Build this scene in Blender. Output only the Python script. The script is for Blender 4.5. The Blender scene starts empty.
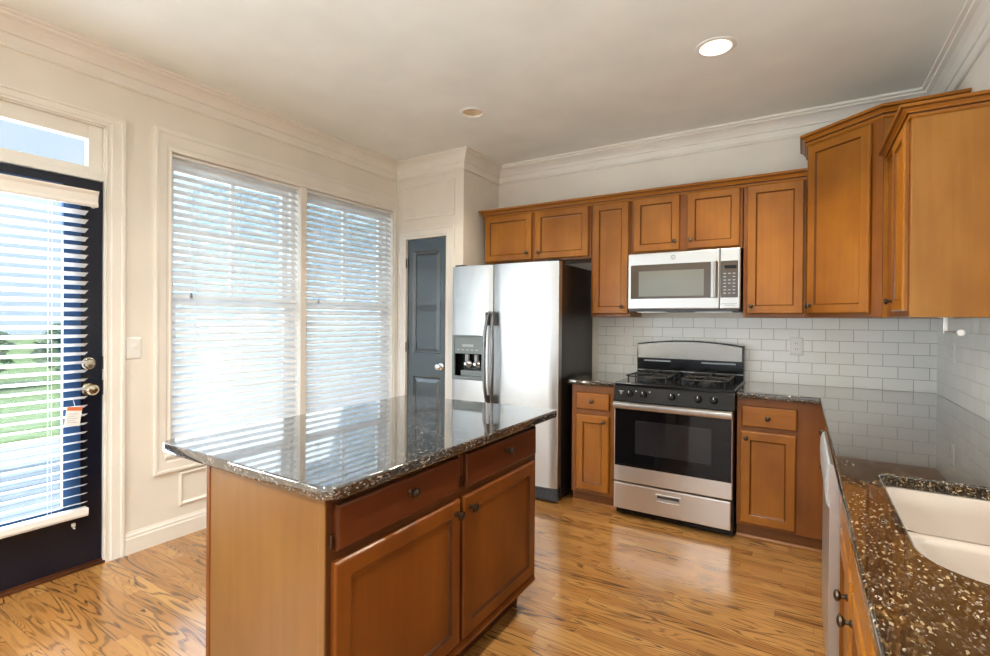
import bpy, bmesh, math, random
from mathutils import Vector, Matrix
random.seed(7)
S = bpy.context.scene
COL = S.collection
PI = math.pi

# ------------------------------------------------------------------ camera
TH, PT, RL, FPX, YH = 0.5558, -0.0049, -0.0074, 494.63, 322.0
fw = Vector((-math.sin(TH), math.cos(TH), 0)); rt = Vector((math.cos(TH), math.sin(TH), 0)); upv = Vector((0, 0, 1))
Fv = fw*math.cos(PT) + upv*math.sin(PT); U0 = -fw*math.sin(PT) + upv*math.cos(PT)
Rv = rt*math.cos(RL) - U0*math.sin(RL); Uv = rt*math.sin(RL) + U0*math.cos(RL)
cam_d = bpy.data.cameras.new('camera'); cam = bpy.data.objects.new('camera', cam_d); COL.objects.link(cam)
cam_d.sensor_width = 36; cam_d.lens = FPX*36/990; cam_d.shift_y = -(328-YH)/990
cam_d.clip_start = 0.02; cam_d.clip_end = 300
M4 = Matrix(((Rv.x, Uv.x, -Fv.x, 1.1035), (Rv.y, Uv.y, -Fv.y, -4.0305), (Rv.z, Uv.z, -Fv.z, 1.3468), (0, 0, 0, 1)))
cam.matrix_world = M4
S.camera = cam

# ------------------------------------------------------------------ sky, sun, area lights, exposure
W = bpy.data.worlds.new('sky'); S.world = W; W.use_nodes = True
wn = W.node_tree; wn.nodes.clear()
wo = wn.nodes.new('ShaderNodeOutputWorld'); wb = wn.nodes.new('ShaderNodeBackground')
wtc = wn.nodes.new('ShaderNodeTexCoord'); wno = wn.nodes.new('ShaderNodeTexNoise'); wr = wn.nodes.new('ShaderNodeValToRGB')
wno.inputs['Scale'].default_value = 3.0; wno.inputs['Detail'].default_value = 5
wr.color_ramp.elements[0].position = .42; wr.color_ramp.elements[0].color = (.66, .81, 1, 1)
wr.color_ramp.elements[1].position = .62; wr.color_ramp.elements[1].color = (.86, .94, 1, 1)
wn.links.new(wtc.outputs['Generated'], wno.inputs['Vector']); wn.links.new(wno.outputs['Fac'], wr.inputs['Fac'])
wn.links.new(wr.outputs['Color'], wb.inputs['Color']); wb.inputs['Strength'].default_value = .55
wn.links.new(wb.outputs[0], wo.inputs[0])

def light(name, kind, loc, rot, energy, color=(1, 1, 1), **kw):
    d = bpy.data.lights.new(name, kind); d.energy = energy; d.color = color
    for k, v in kw.items(): setattr(d, k, v)
    o = bpy.data.objects.new(name, d); COL.objects.link(o); o.location = loc; o.rotation_euler = rot
    return o
light('sun', 'SUN', (0, 0, 10), (math.radians(40), math.radians(38), 0), 2.6, (1, .96, .88), angle=.02)
# added fill lamp inside the unseen rear glazed opening, for flat frontal light
light('rear_fill', 'AREA', (-.35, -7.40, 1.25), (math.radians(112), 0, 0), 13, (.95, .97, 1), shape='RECTANGLE', size=3.2, size_y=2.2)
# daylight of the windows along the left wall, standing outside the glass
light('window_daylight', 'AREA', (-2.85, -1.57, 1.1), (0, math.radians(-112), 0), 27, (.86, .93, 1), shape='RECTANGLE', size=1.9, size_y=2.2)
light('door_daylight', 'AREA', (-2.85, -3.3, 1.0), (0, math.radians(-112), 0), 60, (.88, .94, 1), shape='RECTANGLE', size=1.9, size_y=.9)
light('rear_window_fill', 'AREA', (-2.85, -5.27, .95), (0, math.radians(-115), 0), 270, (.92, .97, 1), shape='RECTANGLE', size=1.9, size_y=2.2)  # added fill lamp at the unseen rear window, tilted up to brighten the ceiling
# added fill spots without fixtures, unseen above and behind the camera
for dx_, dy_, en_ in ((-.85, -3.15, 34), (.70, -3.15, 42), (-.85, -5.1, 135), (.70, -5.1, 165)):
    light('fill_spot', 'SPOT', (dx_, dy_, 2.76), (0, 0, 0), en_, (1, .965, .91), spot_size=math.radians(150), spot_blend=.7, shadow_soft_size=.09)
S.view_settings.view_transform = 'Standard'; S.view_settings.look = 'None'
S.view_settings.gamma = 1; S.view_settings.use_curve_mapping = False
S.view_settings.exposure = 1.02
S.cycles.max_bounces = 10; S.cycles.diffuse_bounces = 5; S.cycles.glossy_bounces = 4; S.cycles.transparent_max_bounces = 16
S.cycles.sample_clamp_indirect = 6

# ------------------------------------------------------------------ material helpers
class NT:
    def __init__(self, name):
        self.m = bpy.data.materials.new(name); self.m.use_nodes = True
        self.t = self.m.node_tree; self.b = self.t.nodes['Principled BSDF']; self.out = self.t.nodes['Material Output']
    def n(self, typ, **kw):
        nd = self.t.nodes.new('ShaderNode'+typ)
        for k, v in kw.items(): setattr(nd, k, v)
        return nd
    def l(self, a, b): self.t.links.new(a, b)
    def math(self, op, a, b=None, c=None):
        nd = self.n('Math', operation=op)
        for i, v in enumerate((a, b, c)):
            if v is None: continue
            if isinstance(v, (int, float)): nd.inputs[i].default_value = v
            else: self.l(v, nd.inputs[i])
        return nd.outputs[0]
    def mix(self, f, a, b, mode='MIX'):
        nd = self.n('Mix', data_type='RGBA', blend_type=mode)
        for s, v in ((nd.inputs[0], f), (nd.inputs[6], a), (nd.inputs[7], b)):
            if isinstance(v, (int, float)): s.default_value = v
            elif isinstance(v, tuple): s.default_value = v if len(v) == 4 else v+(1,)
            else: self.l(v, s)
        return nd.outputs[2]
    def ramp(self, f, *stops, interp='LINEAR'):
        nd = self.n('ValToRGB'); cr = nd.color_ramp; cr.interpolation = interp
        while len(cr.elements) < len(stops): cr.elements.new(.5)
        for e, (p, c) in zip(cr.elements, stops):
            e.position = p; e.color = c+(1,) if len(c) == 3 else c
        self.l(f, nd.inputs[0]); return nd.outputs[0]
    def obj(self, scale=(1, 1, 1), loc=(0, 0, 0), rot=(0, 0, 0), perobj=False):
        tc = self.n('TexCoord'); v = tc.outputs['Object']
        if perobj:
            oi = self.n('ObjectInfo'); add = self.n('VectorMath', operation='ADD'); self.l(v, add.inputs[0]); self.l(oi.outputs['Location'], add.inputs[1]); v = add.outputs[0]
        mp = self.n('Mapping'); mp.inputs['Scale'].default_value = scale; mp.inputs['Location'].default_value = loc; mp.inputs['Rotation'].default_value = rot
        self.l(v, mp.inputs['Vector']); return mp.outputs[0]
    def noise(self, vec, scale, detail=2, rough=.5, dist=0, out='Fac'):
        nd = self.n('TexNoise'); nd.inputs['Scale'].default_value = scale; nd.inputs['Detail'].default_value = detail
        nd.inputs['Roughness'].default_value = rough; nd.inputs['Distortion'].default_value = dist
        self.l(vec, nd.inputs['Vector']); return nd.outputs[out]
    def set(self, **kw):
        for k, v in kw.items():
            k = k.replace('_', ' ')
            if isinstance(v, tuple) and len(v) == 3: v = v+(1,)
            if isinstance(v, (int, float, tuple)): self.b.inputs[k].default_value = v
            else: self.l(v, self.b.inputs[k])
        return self
    def bump(self, h, strength=.2, dist=.002):
        nd = self.n('Bump'); nd.inputs['Strength'].default_value = strength; nd.inputs['Distance'].default_value = dist
        self.l(h, nd.inputs['Height']); self.l(nd.outputs[0], self.b.inputs['Normal'])

def paint(name, col, rough=.5, var=.04, scale=3):
    t = NT(name); f = t.noise(t.obj(), scale, 3)
    lo = tuple(c*(1-var) for c in col); hi = tuple(min(1, c*(1+var)) for c in col)
    t.set(Base_Color=t.ramp(f, (.3, lo), (.7, hi)), Roughness=rough); return t.m

def metal(name, col, rough=.3, scale=(2, 2, 300), var=.1, metallic=1.0):
    t = NT(name); f = t.noise(t.obj(scale), 1, 2)
    t.set(Base_Color=col, Metallic=metallic, Roughness=t.math('ADD', t.math('MULTIPLY', f, var*2), rough-var)); return t.m

def wood(name, a, b, horiz=False, rough=.3, fine=.5):
    t = NT(name)
    gs = (1.2, 30, 30) if horiz else (30, 30, 1.2)
    blotch = t.noise(t.obj((2.2, 2.2, 1.3) if not horiz else (1.3, 2.2, 2.2), perobj=True), 1.6, 3, .55)
    grain = t.noise(t.obj(gs, perobj=True), 1.5, 4, .6, .4)
    col = t.ramp(blotch, (.3, b), (.68, a))
    col = t.mix(t.math('MULTIPLY', t.ramp(grain, (.35, (1, 1, 1)), (.62, (0, 0, 0))), fine*.35), col, tuple(c*.55 for c in b))
    t.set(Base_Color=col, Roughness=rough, Specular_IOR_Level=.35, Coat_Weight=.08, Coat_Roughness=.12); return t.m

MT = {}
MT['wall'] = paint('wall_paint', (.77, .725, .645), .6)
MT['trim'] = paint('trim_paint', (.80, .765, .70), .35)
MT['ceiling'] = paint('ceiling_paint', (.82, .84, .795), .7)
MT['wood'] = wood('maple_wood', (.39, .145, .013), (.245, .080, .006))
MT['wood_h'] = wood('maple_wood_drawer', (.385, .14, .013), (.25, .080, .006), True)
MT['wood_isl'] = wood('maple_wood_island_shaded', (.185, .053, .006), (.10, .024, .003))  # darkened copy of the maple: shade on the island is in the colour
MT['wood_isl_h'] = wood('maple_wood_island_drawer', (.115, .028, .007), (.065, .014, .004), True)  # stained darker than the island doors, on top of the same shaded tone
MT['wood_frame'] = wood('maple_wood_frame', (.27, .088, .011), (.17, .050, .006))
MT['glaze'] = wood('dark_glaze', (.17, .055, .007), (.12, .036, .005))
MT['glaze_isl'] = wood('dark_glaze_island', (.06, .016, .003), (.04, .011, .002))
MT['wood_dark'] = wood('dark_stained_wood', (.10, .032, .010), (.055, .017, .006))
MT['wood_panel'] = wood('maple_panel', (.20, .094, .024), (.158, .068, .014), fine=.5)
MT['wood_end'] = wood('maple_end_panel', (.40, .170, .026), (.31, .115, .014), fine=.5)
MT['white'] = paint('white_plastic', (.82, .81, .78), .35)
MT['slat'] = paint('white_slat', (.76, .77, .78), .4)
MT['steel'] = metal('brushed_steel', (.72, .70, .67), .32, (2, 2, 90), .03)
MT['steel_bright'] = metal('pale_brushed_steel', (.58, .585, .58), .36, (2, 2, 60), .03)
MT['steel_h'] = metal('brushed_steel_horizontal', (.27, .25, .22), .24, (90, 2, 2), .03)
MT['handle'] = metal('dark_satin_handle', (.22, .22, .23), .28, (90, 90, 2), .04)
MT['chrome'] = metal('chrome', (.85, .84, .82), .08, (1, 1, 1), .02)
MT['nickel'] = metal('nickel', (.72, .64, .50), .12, (1, 1, 1), .02)
MT['bronze'] = metal('dark_bronze', (.10, .075, .055), .32, (5, 5, 5), .08)
MT['black'] = paint('black_enamel', (.006, .006, .007), .14)
MT['black'].node_tree.nodes['Principled BSDF'].inputs['Specular IOR Level'].default_value = .28
MT['black_side'] = paint('black_cabinet_side', (.012, .010, .009), .30)
MT['castiron'] = paint('cast_iron', (.015, .015, .016), .5)
MT['darkgrey'] = paint('dark_grey_plastic', (.055, .06, .065), .3)
MT['grey'] = paint('grey_plastic', (.19, .23, .235), .3)
MT['bluegrey'] = paint('pale_grey_plastic', (.40, .43, .45), .3)
MT['navy'] = paint('navy_door_paint', (.003, .006, .016), .22)
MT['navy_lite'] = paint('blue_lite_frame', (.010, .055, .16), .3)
MT['charcoal'] = paint('charcoal_door_paint', (.036, .052, .058), .10)
MT['charcoal'].node_tree.nodes['Principled BSDF'].inputs['Coat Weight'].default_value = 1.0; MT['charcoal'].node_tree.nodes['Principled BSDF'].inputs['Coat IOR'].default_value = 1.65; MT['charcoal'].node_tree.nodes['Principled BSDF'].inputs['Coat Roughness'].default_value = .17
MT['sink'] = paint('biscuit_sink', (.52, .445, .38), .16)
MT['paper'] = paint('paper_tag', (.80, .79, .76), .6)
MT['baffle'] = paint('tan_baffle', (.50, .40, .28), .5)
MT['redink'] = paint('orange_print', (.62, .16, .05), .6)
MT['inkgrey'] = paint('grey_print', (.20, .20, .21), .5)
MT['glassdark'] = None

t = NT('oven_glass'); t.set(Base_Color=t.ramp(t.noise(t.obj(), 2), (.3, (.003, .003, .004)), (.7, (.005, .005, .006))), Roughness=.05, Specular_IOR_Level=.3); MT['glassdark'] = t.m
t = NT('oven_window_glass'); t.set(Base_Color=t.ramp(t.noise(t.obj(), 2), (.3, (.012, .012, .013)), (.7, (.020, .020, .022))), Roughness=.05, Specular_IOR_Level=.4); MT['glasswin'] = t.m
t = NT('microwave_glass'); t.set(Base_Color=t.ramp(t.noise(t.obj(), 2), (.3, (.075, .062, .05)), (.7, (.09, .075, .06))), Roughness=.07); MT['mwglass'] = t.m
t = NT('microwave_window'); t.set(Base_Color=t.ramp(t.noise(t.obj(), 2), (.3, (.17, .18, .16)), (.7, (.20, .21, .19))), Roughness=.06); MT['mwwin'] = t.m

def glass():
    t = NT('window_glass'); t.t.nodes.remove(t.b)
    tr = t.n('BsdfTransparent'); tr.inputs[0].default_value = (.93, .96, .97, 1)
    gl = t.n('BsdfGlossy'); gl.inputs['Roughness'].default_value = .02
    lw = t.n('LayerWeight'); lw.inputs[0].default_value = .5; mx = t.n('MixShader')
    t.l(t.math('ADD', t.math('MULTIPLY', t.math('POWER', lw.outputs['Facing'], 4.0), .6), .035), mx.inputs[0]); t.l(tr.outputs[0], mx.inputs[1]); t.l(gl.outputs[0], mx.inputs[2]); t.l(mx.outputs[0], t.out.inputs[0])
    return t.m
MT['glass'] = glass()

def screen():  # pale blue sheet added to lay haze over the outside view
    t = NT('haze_screen'); t.t.nodes.remove(t.b)
    tr = t.n('BsdfTransparent'); df = t.n('BsdfDiffuse'); df.inputs[0].default_value = (.60, .74, .90, 1); tl = t.n('BsdfTranslucent'); tl.inputs[0].default_value = (.62, .78, .95, 1)
    m1 = t.n('MixShader'); m1.inputs[0].default_value = .6; t.l(df.outputs[0], m1.inputs[1]); t.l(tl.outputs[0], m1.inputs[2])
    m2 = t.n('MixShader'); m2.inputs[0].default_value = .28; t.l(tr.outputs[0], m2.inputs[1]); t.l(m1.outputs[0], m2.inputs[2]); t.l(m2.outputs[0], t.out.inputs[0]); return t.m
MT['screen'] = screen()
def emit(name, col, st):
    t = NT(name); t.set(Base_Color=(.9, .9, .9), Emission_Color=col, Emission_Strength=st); return t.m
MT['bulb'] = emit('lit_bulb', (1, .93, .80), 9)
MT['bulb_dim'] = emit('lit_bulb_dim', (1, .86, .66), .75)

def granite(name, gray):
    t = NT(name); v = t.obj()
    d = t.noise(v, 30, 3, .6, 0, 'Color')
    ad = t.n('VectorMath', operation='MULTIPLY_ADD'); t.l(d, ad.inputs[0]); ad.inputs[1].default_value = (.014, .014, .014); t.l(v, ad.inputs[2])
    def vor(scale, sq=(1, 1, 1)):
        mp = t.n('Mapping'); mp.inputs['Scale'].default_value = sq; t.l(ad.outputs[0], mp.inputs[0])
        nd = t.n('TexVoronoi'); nd.inputs['Scale'].default_value = scale; t.l(mp.outputs[0], nd.inputs['Vector'])
        sp = t.n('SeparateColor'); t.l(nd.outputs['Color'], sp.inputs[0]); return sp.outputs
    a = vor(235, (1, .42, 1)); b = vor(330, (1, .5, 1)); c = vor(110, (1, .5, 1))
    base = t.ramp(a[0], (0, (.005, .004, .003)), (.30, (.013, .008, .004)), (.48, (.034, .018, .007)), (.66, (.080, .043, .015)), (.82, (.17, .100, .040)), (.93, (.42, .33, .20)), interp='CONSTANT')
    dk = t.ramp(b[1], (0, (.008, .007, .006)), (.45, (.045, .030, .016)), (.8, (.15, .12, .085)), (.93, (.40, .35, .27)), interp='CONSTANT')
    col = t.mix(t.ramp(c[2], (0, (0, 0, 0)), (.55, (1, 1, 1)), interp='CONSTANT'), base, dk)
    big = t.noise(v, 9, 2)
    col = t.mix(t.math('MULTIPLY', t.ramp(big, (.42, (1, 1, 1)), (.6, (0, 0, 0))), .45), col, (.012, .010, .008))
    if gray:
        hs = t.n('HueSaturation'); hs.inputs['Saturation'].default_value = .32; hs.inputs['Value'].default_value = 1.05; t.l(col, hs.inputs['Color']); col = hs.outputs[0]
    t.set(Base_Color=col, Roughness=.08, Specular_IOR_Level=.25, Coat_Weight=1.0, Coat_Roughness=.02, Coat_IOR=2.1 if gray else 1.56); return t.m
MT['granite'] = granite('brown_granite', False); MT['granite_isl'] = granite('black_grey_granite', True)

def floor_mat():
    t = NT('oak_strip_floor'); tc = t.n('TexCoord'); sp = t.n('SeparateXYZ'); t.l(tc.outputs['Object'], sp.inputs[0])
    x, y = sp.outputs[0], sp.outputs[1]; Wd = .060; L = .85
    yr = t.math('DIVIDE', y, Wd); row = t.math('FLOOR', yr); fy = t.math('FRACT', yr)
    wn1 = t.n('TexWhiteNoise', noise_dimensions='1D'); t.l(row, wn1.inputs['W'])
    xs = t.math('ADD', t.math('DIVIDE', x, L), t.math('MULTIPLY', wn1.outputs['Value'], 7.3)); bx = t.math('FLOOR', xs); fx = t.math('FRACT', xs)
    cb = t.n('CombineXYZ'); t.l(bx, cb.inputs[0]); t.l(row, cb.inputs[1])
    wn2 = t.n('TexWhiteNoise', noise_dimensions='3D'); t.l(cb.outputs[0], wn2.inputs['Vector']); r = wn2.outputs['Value']
    # board coordinates with a random shift per board
    gx = t.math('ADD', t.math('MULTIPLY', x, .8), t.math('MULTIPLY', r, 41.0)); gy = t.math('ADD', t.math('MULTIPLY', y, 6.5), t.math('MULTIPLY', r, 17.0))
    gv = t.n('CombineXYZ'); t.l(gx, gv.inputs[0]); t.l(gy, gv.inputs[1]); t.l(t.math('MULTIPLY', r, 9.0), gv.inputs[2])
    nz = t.noise(gv.outputs[0], 1.1, 2.2, .5, .35)
    rings = t.math('PINGPONG', t.math('MULTIPLY', nz, t.math('ADD', t.math('MULTIPLY', r, 14.0), 15.0)), .5)
    ringmask = t.ramp(rings, (.0, (1, 1, 1)), (.10, (.95, .95, .95)), (.23, (.0, .0, .0)))
    fv = t.n('CombineXYZ'); t.l(t.math('MULTIPLY', gx, 6.0), fv.inputs[0]); t.l(t.math('MULTIPLY', gy, 22.0), fv.inputs[1])
    fine = t.noise(fv.outputs[0], 1.0, 3, .6)
    finemask = t.ramp(fine, (.42, (1, 1, 1)), (.58, (0, 0, 0)))
    base = t.ramp(r, (0, (.33, .145, .034)), (.35, (.44, .212, .056)), (.7, (.52, .275, .083)), (1, (.37, .168, .040)))
    broad = t.noise(t.obj((.8, .8, .8)), 1.3, 2)
    base = t.mix(t.math('MULTIPLY', t.ramp(broad, (.35, (1, 1, 1)), (.65, (0, 0, 0))), .35), base, (.30, .135, .040))
    wn3 = t.n('TexWhiteNoise', noise_dimensions='3D'); ad = t.n('VectorMath', operation='ADD'); t.l(cb.outputs[0], ad.inputs[0]); ad.inputs[1].default_value = (3.3, 8.1, 1.7); t.l(ad.outputs[0], wn3.inputs['Vector'])
    amt = t.math('ADD', t.math('MULTIPLY', t.math('POWER', wn3.outputs['Value'], 1.1), .75), .30)
    col = t.mix(t.math('MULTIPLY', t.math('MULTIPLY', ringmask, amt), t.math('ADD', t.math('MULTIPLY', finemask, .55), .45)), base, (.055, .024, .009))
    col = t.mix(t.math('MULTIPLY', finemask, .16), col, (.14, .065, .022))
    gap = t.math('MAXIMUM', t.math('LESS_THAN', t.math('ABSOLUTE', t.math('SUBTRACT', fy, .5)), .488), 0)
    gap2 = t.math('LESS_THAN', t.math('ABSOLUTE', t.math('SUBTRACT', fx, .5)), .4988)
    seam = t.math('MULTIPLY', gap, gap2)
    col = t.mix(seam, t.mix(.55, col, (.05, .025, .01)), col)
    t.set(Base_Color=col, Roughness=t.math('ADD', t.math('MULTIPLY', fine, .08), .19), Coat_Weight=.6, Coat_Roughness=.17)
    t.bump(t.math('ADD', t.math('MULTIPLY', seam, 1.0), t.math('MULTIPLY', ringmask, -.25)), .12, .001)
    return t.m
MT['floor'] = floor_mat()

def tile_mat(name, axis):
    t = NT(name); tc = t.n('TexCoord'); sp = t.n('SeparateXYZ'); t.l(tc.outputs['Object'], sp.inputs[0])
    cb = t.n('CombineXYZ'); u0 = .779 if axis == 0 else -.035
    t.l(t.math('ADD', t.math('SUBTRACT', sp.outputs[axis], u0-.07675), 15.35), cb.inputs[0])
    t.l(t.math('ADD', t.math('SUBTRACT', sp.outputs[2], .911), .154*2), cb.inputs[1])
    bk = t.n('TexBrick'); bk.offset = .5; bk.offset_frequency = 2
    t.l(cb.outputs[0], bk.inputs['Vector'])
    for k, v in (('Scale', 1), ('Mortar Size', .0016), ('Mortar Smooth', .1), ('Brick Width', .1535), ('Row Height', .077), ('Bias', 0)): bk.inputs[k].default_value = v
    bk.inputs['Color1'].default_value = (.88, .88, .84, 1); bk.inputs['Color2'].default_value = (.84, .84, .80, 1); bk.inputs['Mortar'].default_value = (.40, .38, .34, 1)
    inv = t.math('SUBTRACT', 1, bk.outputs['Fac'])
    t.set(Base_Color=bk.outputs['Color'], Roughness=t.math('ADD', t.math('MULTIPLY', bk.outputs['Fac'], .5), .10))
    t.bump(inv, .5, .0015); return t.m
MT['tile_back'] = tile_mat('subway_tile_back', 0); MT['tile_side'] = tile_mat('subway_tile_side', 1)
t = NT('lawn_grass'); t.set(Base_Color=t.ramp(t.noise(t.obj(), 6, 5), (.3, (.20, .30, .12)), (.7, (.32, .44, .19))), Roughness=.9); MT['grass'] = t.m
t = NT('tree_leaves'); t.set(Base_Color=t.ramp(t.noise(t.obj(), 3, 4), (.3, (.13, .20, .13)), (.7, (.22, .31, .19))), Roughness=.8); MT['leaf'] = t.m
t = NT('tree_bark'); t.set(Base_Color=t.ramp(t.noise(t.obj((8, 8, 2)), 3, 4), (.3, (.06, .045, .03)), (.7, (.14, .10, .07))), Roughness=.9); MT['bark'] = t.m
t = NT('patio_boards'); 
pv = t.n('TexWave'); pv.inputs['Scale'].default_value = 2.2; t.l(t.obj(), pv.inputs['Vector'])
t.set(Base_Color=t.ramp(pv.outputs['Fac'], (.0, (.25, .29, .36)), (.08, (.48, .54, .62)), (1, (.55, .60, .68))), Roughness=.6); MT['patio'] = t.m
MT['siding'] = paint('pale_siding', (.62, .64, .66), .7)
MT['shingle'] = paint('grey_shingle', (.16, .16, .17), .8)

# ------------------------------------------------------------------ mesh helpers
def obj(name, bm, mat, parent=None, smooth=False, loc=None, rot=None):
    bmesh.ops.recalc_face_normals(bm, faces=bm.faces)
    me = bpy.data.meshes.new(name); bm.to_mesh(me); bm.free()
    if smooth:
        for p in me.polygons: p.use_smooth = True
        me.set_sharp_from_angle(angle=math.radians(38))
    o = bpy.data.objects.new(name, me); COL.objects.link(o)
    for m in (mat if isinstance(mat, (list, tuple)) else [mat]): me.materials.append(MT[m] if isinstance(m, str) else m)
    if parent: o.parent = parent
    if loc: o.location = loc
    if rot: o.rotation_euler = rot
    return o
def tag(o, label, cat, group=None):
    o['label'] = label; o['category'] = cat
    if group: o['group'] = group
    return o
def struct(o): o['kind'] = 'structure'; return o
def thing(name, label, cat, loc=(0, 0, 0), rotz=0, group=None):
    o = bpy.data.objects.new(name, None); COL.objects.link(o); o.empty_display_size = .1
    o.location = loc; o.rotation_euler = (0, 0, rotz); return tag(o, label, cat, group)
def sthing(name, loc=(0, 0, 0), rotz=0):
    o = bpy.data.objects.new(name, None); COL.objects.link(o); o.empty_display_size = .1
    o.location = loc; o.rotation_euler = (0, 0, rotz); return struct(o)

def bx(bm, x0, x1, y0, y1, z0, z1, bev=0, mi=0, seg=2):
    r = bmesh.ops.create_cube(bm, size=1); vs = r['verts']
    for v in vs: v.co = Vector(((x0+x1)/2 + v.co.x*(x1-x0), (y0+y1)/2 + v.co.y*(y1-y0), (z0+z1)/2 + v.co.z*(z1-z0)))
    fs = {f for v in vs for f in v.link_faces}
    for f in fs: f.material_index = mi
    if bev:
        es = {e for v in vs for e in v.link_edges}
        bmesh.ops.bevel(bm, geom=list(es), offset=bev, segments=seg, affect='EDGES', profile=.5)
    return bm
def box(*a, **k): return bx(bmesh.new(), *a, **k)

def frame_ring(bm, p):   # list of points -> verts
    return [bm.verts.new(Vector(q)) for q in p]
def bridge(bm, A, B, mi=0):
    n = len(A)
    for i in range(n):
        f = bm.faces.new((A[i], A[(i+1) % n], B[(i+1) % n], B[i])); f.material_index = mi
def panel(bm, x0, x1, z0, z1, prof, yb=0, mi=0, groove=None):
    """concentric rectangles: prof = [(inset, outward y)], starting at the back edge; front faces -y"""
    prev = None; first = None
    for ins, d in prof:
        r = frame_ring(bm, [(x0+ins, yb-d, z0+ins), (x1-ins, yb-d, z0+ins), (x1-ins, yb-d, z1-ins), (x0+ins, yb-d, z1-ins)])
        if prev: bridge(bm, prev, r, 1 if groove and groove[0] <= ins <= groove[1] else mi)
        else: first = r
        prev = r
    bm.faces.new(prev).material_index = mi; bm.faces.new(first[::-1]).material_index = mi
    return bm
SHAKER = [(0, 0), (0, .013), (.004, .018), (.008, .020), (.052, .020), (.056, .016), (.060, .010), (.066, .009)]
SLAB = [(0, 0), (0, .012), (.003, .017), (.009, .020), (.014, .020)]
def lathe(bm, prof, axis='z', seg=20, c=(0, 0, 0), mi=0, caps=True):
    c = Vector(c); rings = []
    for r, h in prof:
        ring = []
        for i in range(seg):
            a = 2*PI*i/seg; ca, sa = r*math.cos(a), r*math.sin(a)
            p = {'z': (ca, sa, h), 'y': (ca, h, sa), 'x': (h, ca, sa)}[axis]
            ring.append(bm.verts.new(c+Vector(p)))
        rings.append(ring)
    for a, b in zip(rings, rings[1:]): bridge(bm, a, b, mi)
    for r in (rings[0], rings[-1]) if caps else ():
        try: bm.faces.new(r).material_index = mi
        except Exception: pass
    return bm
def tube(bm, pts, r, seg=8, mi=0):
    pts = [Vector(p) for p in pts]; rings = []; up = None
    for i, p in enumerate(pts):
        d = (pts[min(i+1, len(pts)-1)]-pts[max(i-1, 0)]).normalized()
        if up is None: up = d.orthogonal().normalized()
        up = (up-d*up.dot(d)).normalized(); s = d.cross(up)
        rr = r[i] if isinstance(r, (list, tuple)) else r
        rings.append([bm.verts.new(p+(up*math.cos(2*PI*k/seg)+s*math.sin(2*PI*k/seg))*rr) for k in range(seg)])
    for a, b in zip(rings, rings[1:]): bridge(bm, a, b, mi)
    bm.faces.new(rings[0]); bm.faces.new(rings[-1]); return bm
def extrude_prof(bm, prof, axis, a0, a1, mi=0):
    """closed 2D profile extruded along an axis"""
    def P(p, a): return {'x': (a, p[0], p[1]), 'y': (p[0], a, p[1]), 'z': (p[0], p[1], a)}[axis]
    A = frame_ring(bm, [P(p, a0) for p in prof]); B = frame_ring(bm, [P(p, a1) for p in prof])
    bridge(bm, A, B, mi); bm.faces.new(A).material_index = mi; bm.faces.new(B).material_index = mi; return bm
def sweep(bm, path, prof, z, dark=()):
    """mitred sweep of profile (out, dz) along a 2D path; 'out' points to the left of the direction of travel"""
    path = [Vector(p) for p in path]; n = len(path); rings = []
    def nrm(a, b): d = (b-a).normalized(); return Vector((-d.y, d.x))
    for i, p in enumerate(path):
        n1 = nrm(path[i-1], p) if i > 0 else nrm(p, path[1]); n2 = nrm(p, path[i+1]) if i < n-1 else n1
        m = n1+n2; m = m/m.dot(n1) if abs(m.dot(n1)) > 1e-6 else n1
        rings.append([bm.verts.new((p.x+m.x*o, p.y+m.y*o, z+dz)) for o, dz in prof])
    m = len(prof)
    for a, b in zip(rings, rings[1:]):
        for i in range(m):
            f = bm.faces.new((a[i], a[(i+1) % m], b[(i+1) % m], b[i])); f.material_index = 1 if i in dark else 0
    bm.faces.new(rings[0]); bm.faces.new(rings[-1]); return bm
def slab(name, outer, holes, z0, z1, bev, mat, parent=None):
    """flat slab with rounded edge and holes, through a filled 2D curve"""
    cu = bpy.data.curves.new(name, 'CURVE'); cu.dimensions = '2D'; cu.fill_mode = 'BOTH'
    for pts in [outer]+holes:
        sp = cu.splines.new('POLY'); sp.points.add(len(pts)-1); sp.use_cyclic_u = True
        for q, p in zip(sp.points, pts): q.co = (p[0], p[1], 0, 1)
    cu.extrude = (z1-z0)/2-bev; cu.bevel_depth = bev; cu.bevel_resolution = 2; cu.offset = -bev
    co = bpy.data.objects.new(name+'_c', cu); COL.objects.link(co)
    me = bpy.data.meshes.new_from_object(co.evaluated_get(bpy.context.evaluated_depsgraph_get()))
    bpy.data.objects.remove(co); bpy.data.curves.remove(cu)
    me.transform(Matrix.Translation((0, 0, (z0+z1)/2))); me.name = name
    me.materials.clear(); me.materials.append(MT[mat])
    o = bpy.data.objects.new(name, me); COL.objects.link(o)
    if parent: o.parent = parent
    return o
def rounded(pts, radii, seg=6):
    out = []; n = len(pts)
    for i, p in enumerate(pts):
        r = radii[i] if isinstance(radii, (list, tuple)) else radii
        p = Vector(p); a = Vector(pts[i-1]); b = Vector(pts[(i+1) % n])
        if r <= 0: out.append((p.x, p.y)); continue
        da = (a-p).normalized(); db = (b-p).normalized(); ang = da.angle(db); tl = r/math.tan(ang/2)
        s = p+da*tl; e = p+db*tl; c = p+(da+db).normalized()*(r/math.sin(ang/2))
        v0 = s-c; v1 = e-c; a0 = math.atan2(v0.y, v0.x); a1 = math.atan2(v1.y, v1.x); d = (a1-a0+PI) % (2*PI)-PI
        for k in range(seg+1): out.append((c.x+r*math.cos(a0+d*k/seg), c.y+r*math.sin(a0+d*k/seg)))
    return out

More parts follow.
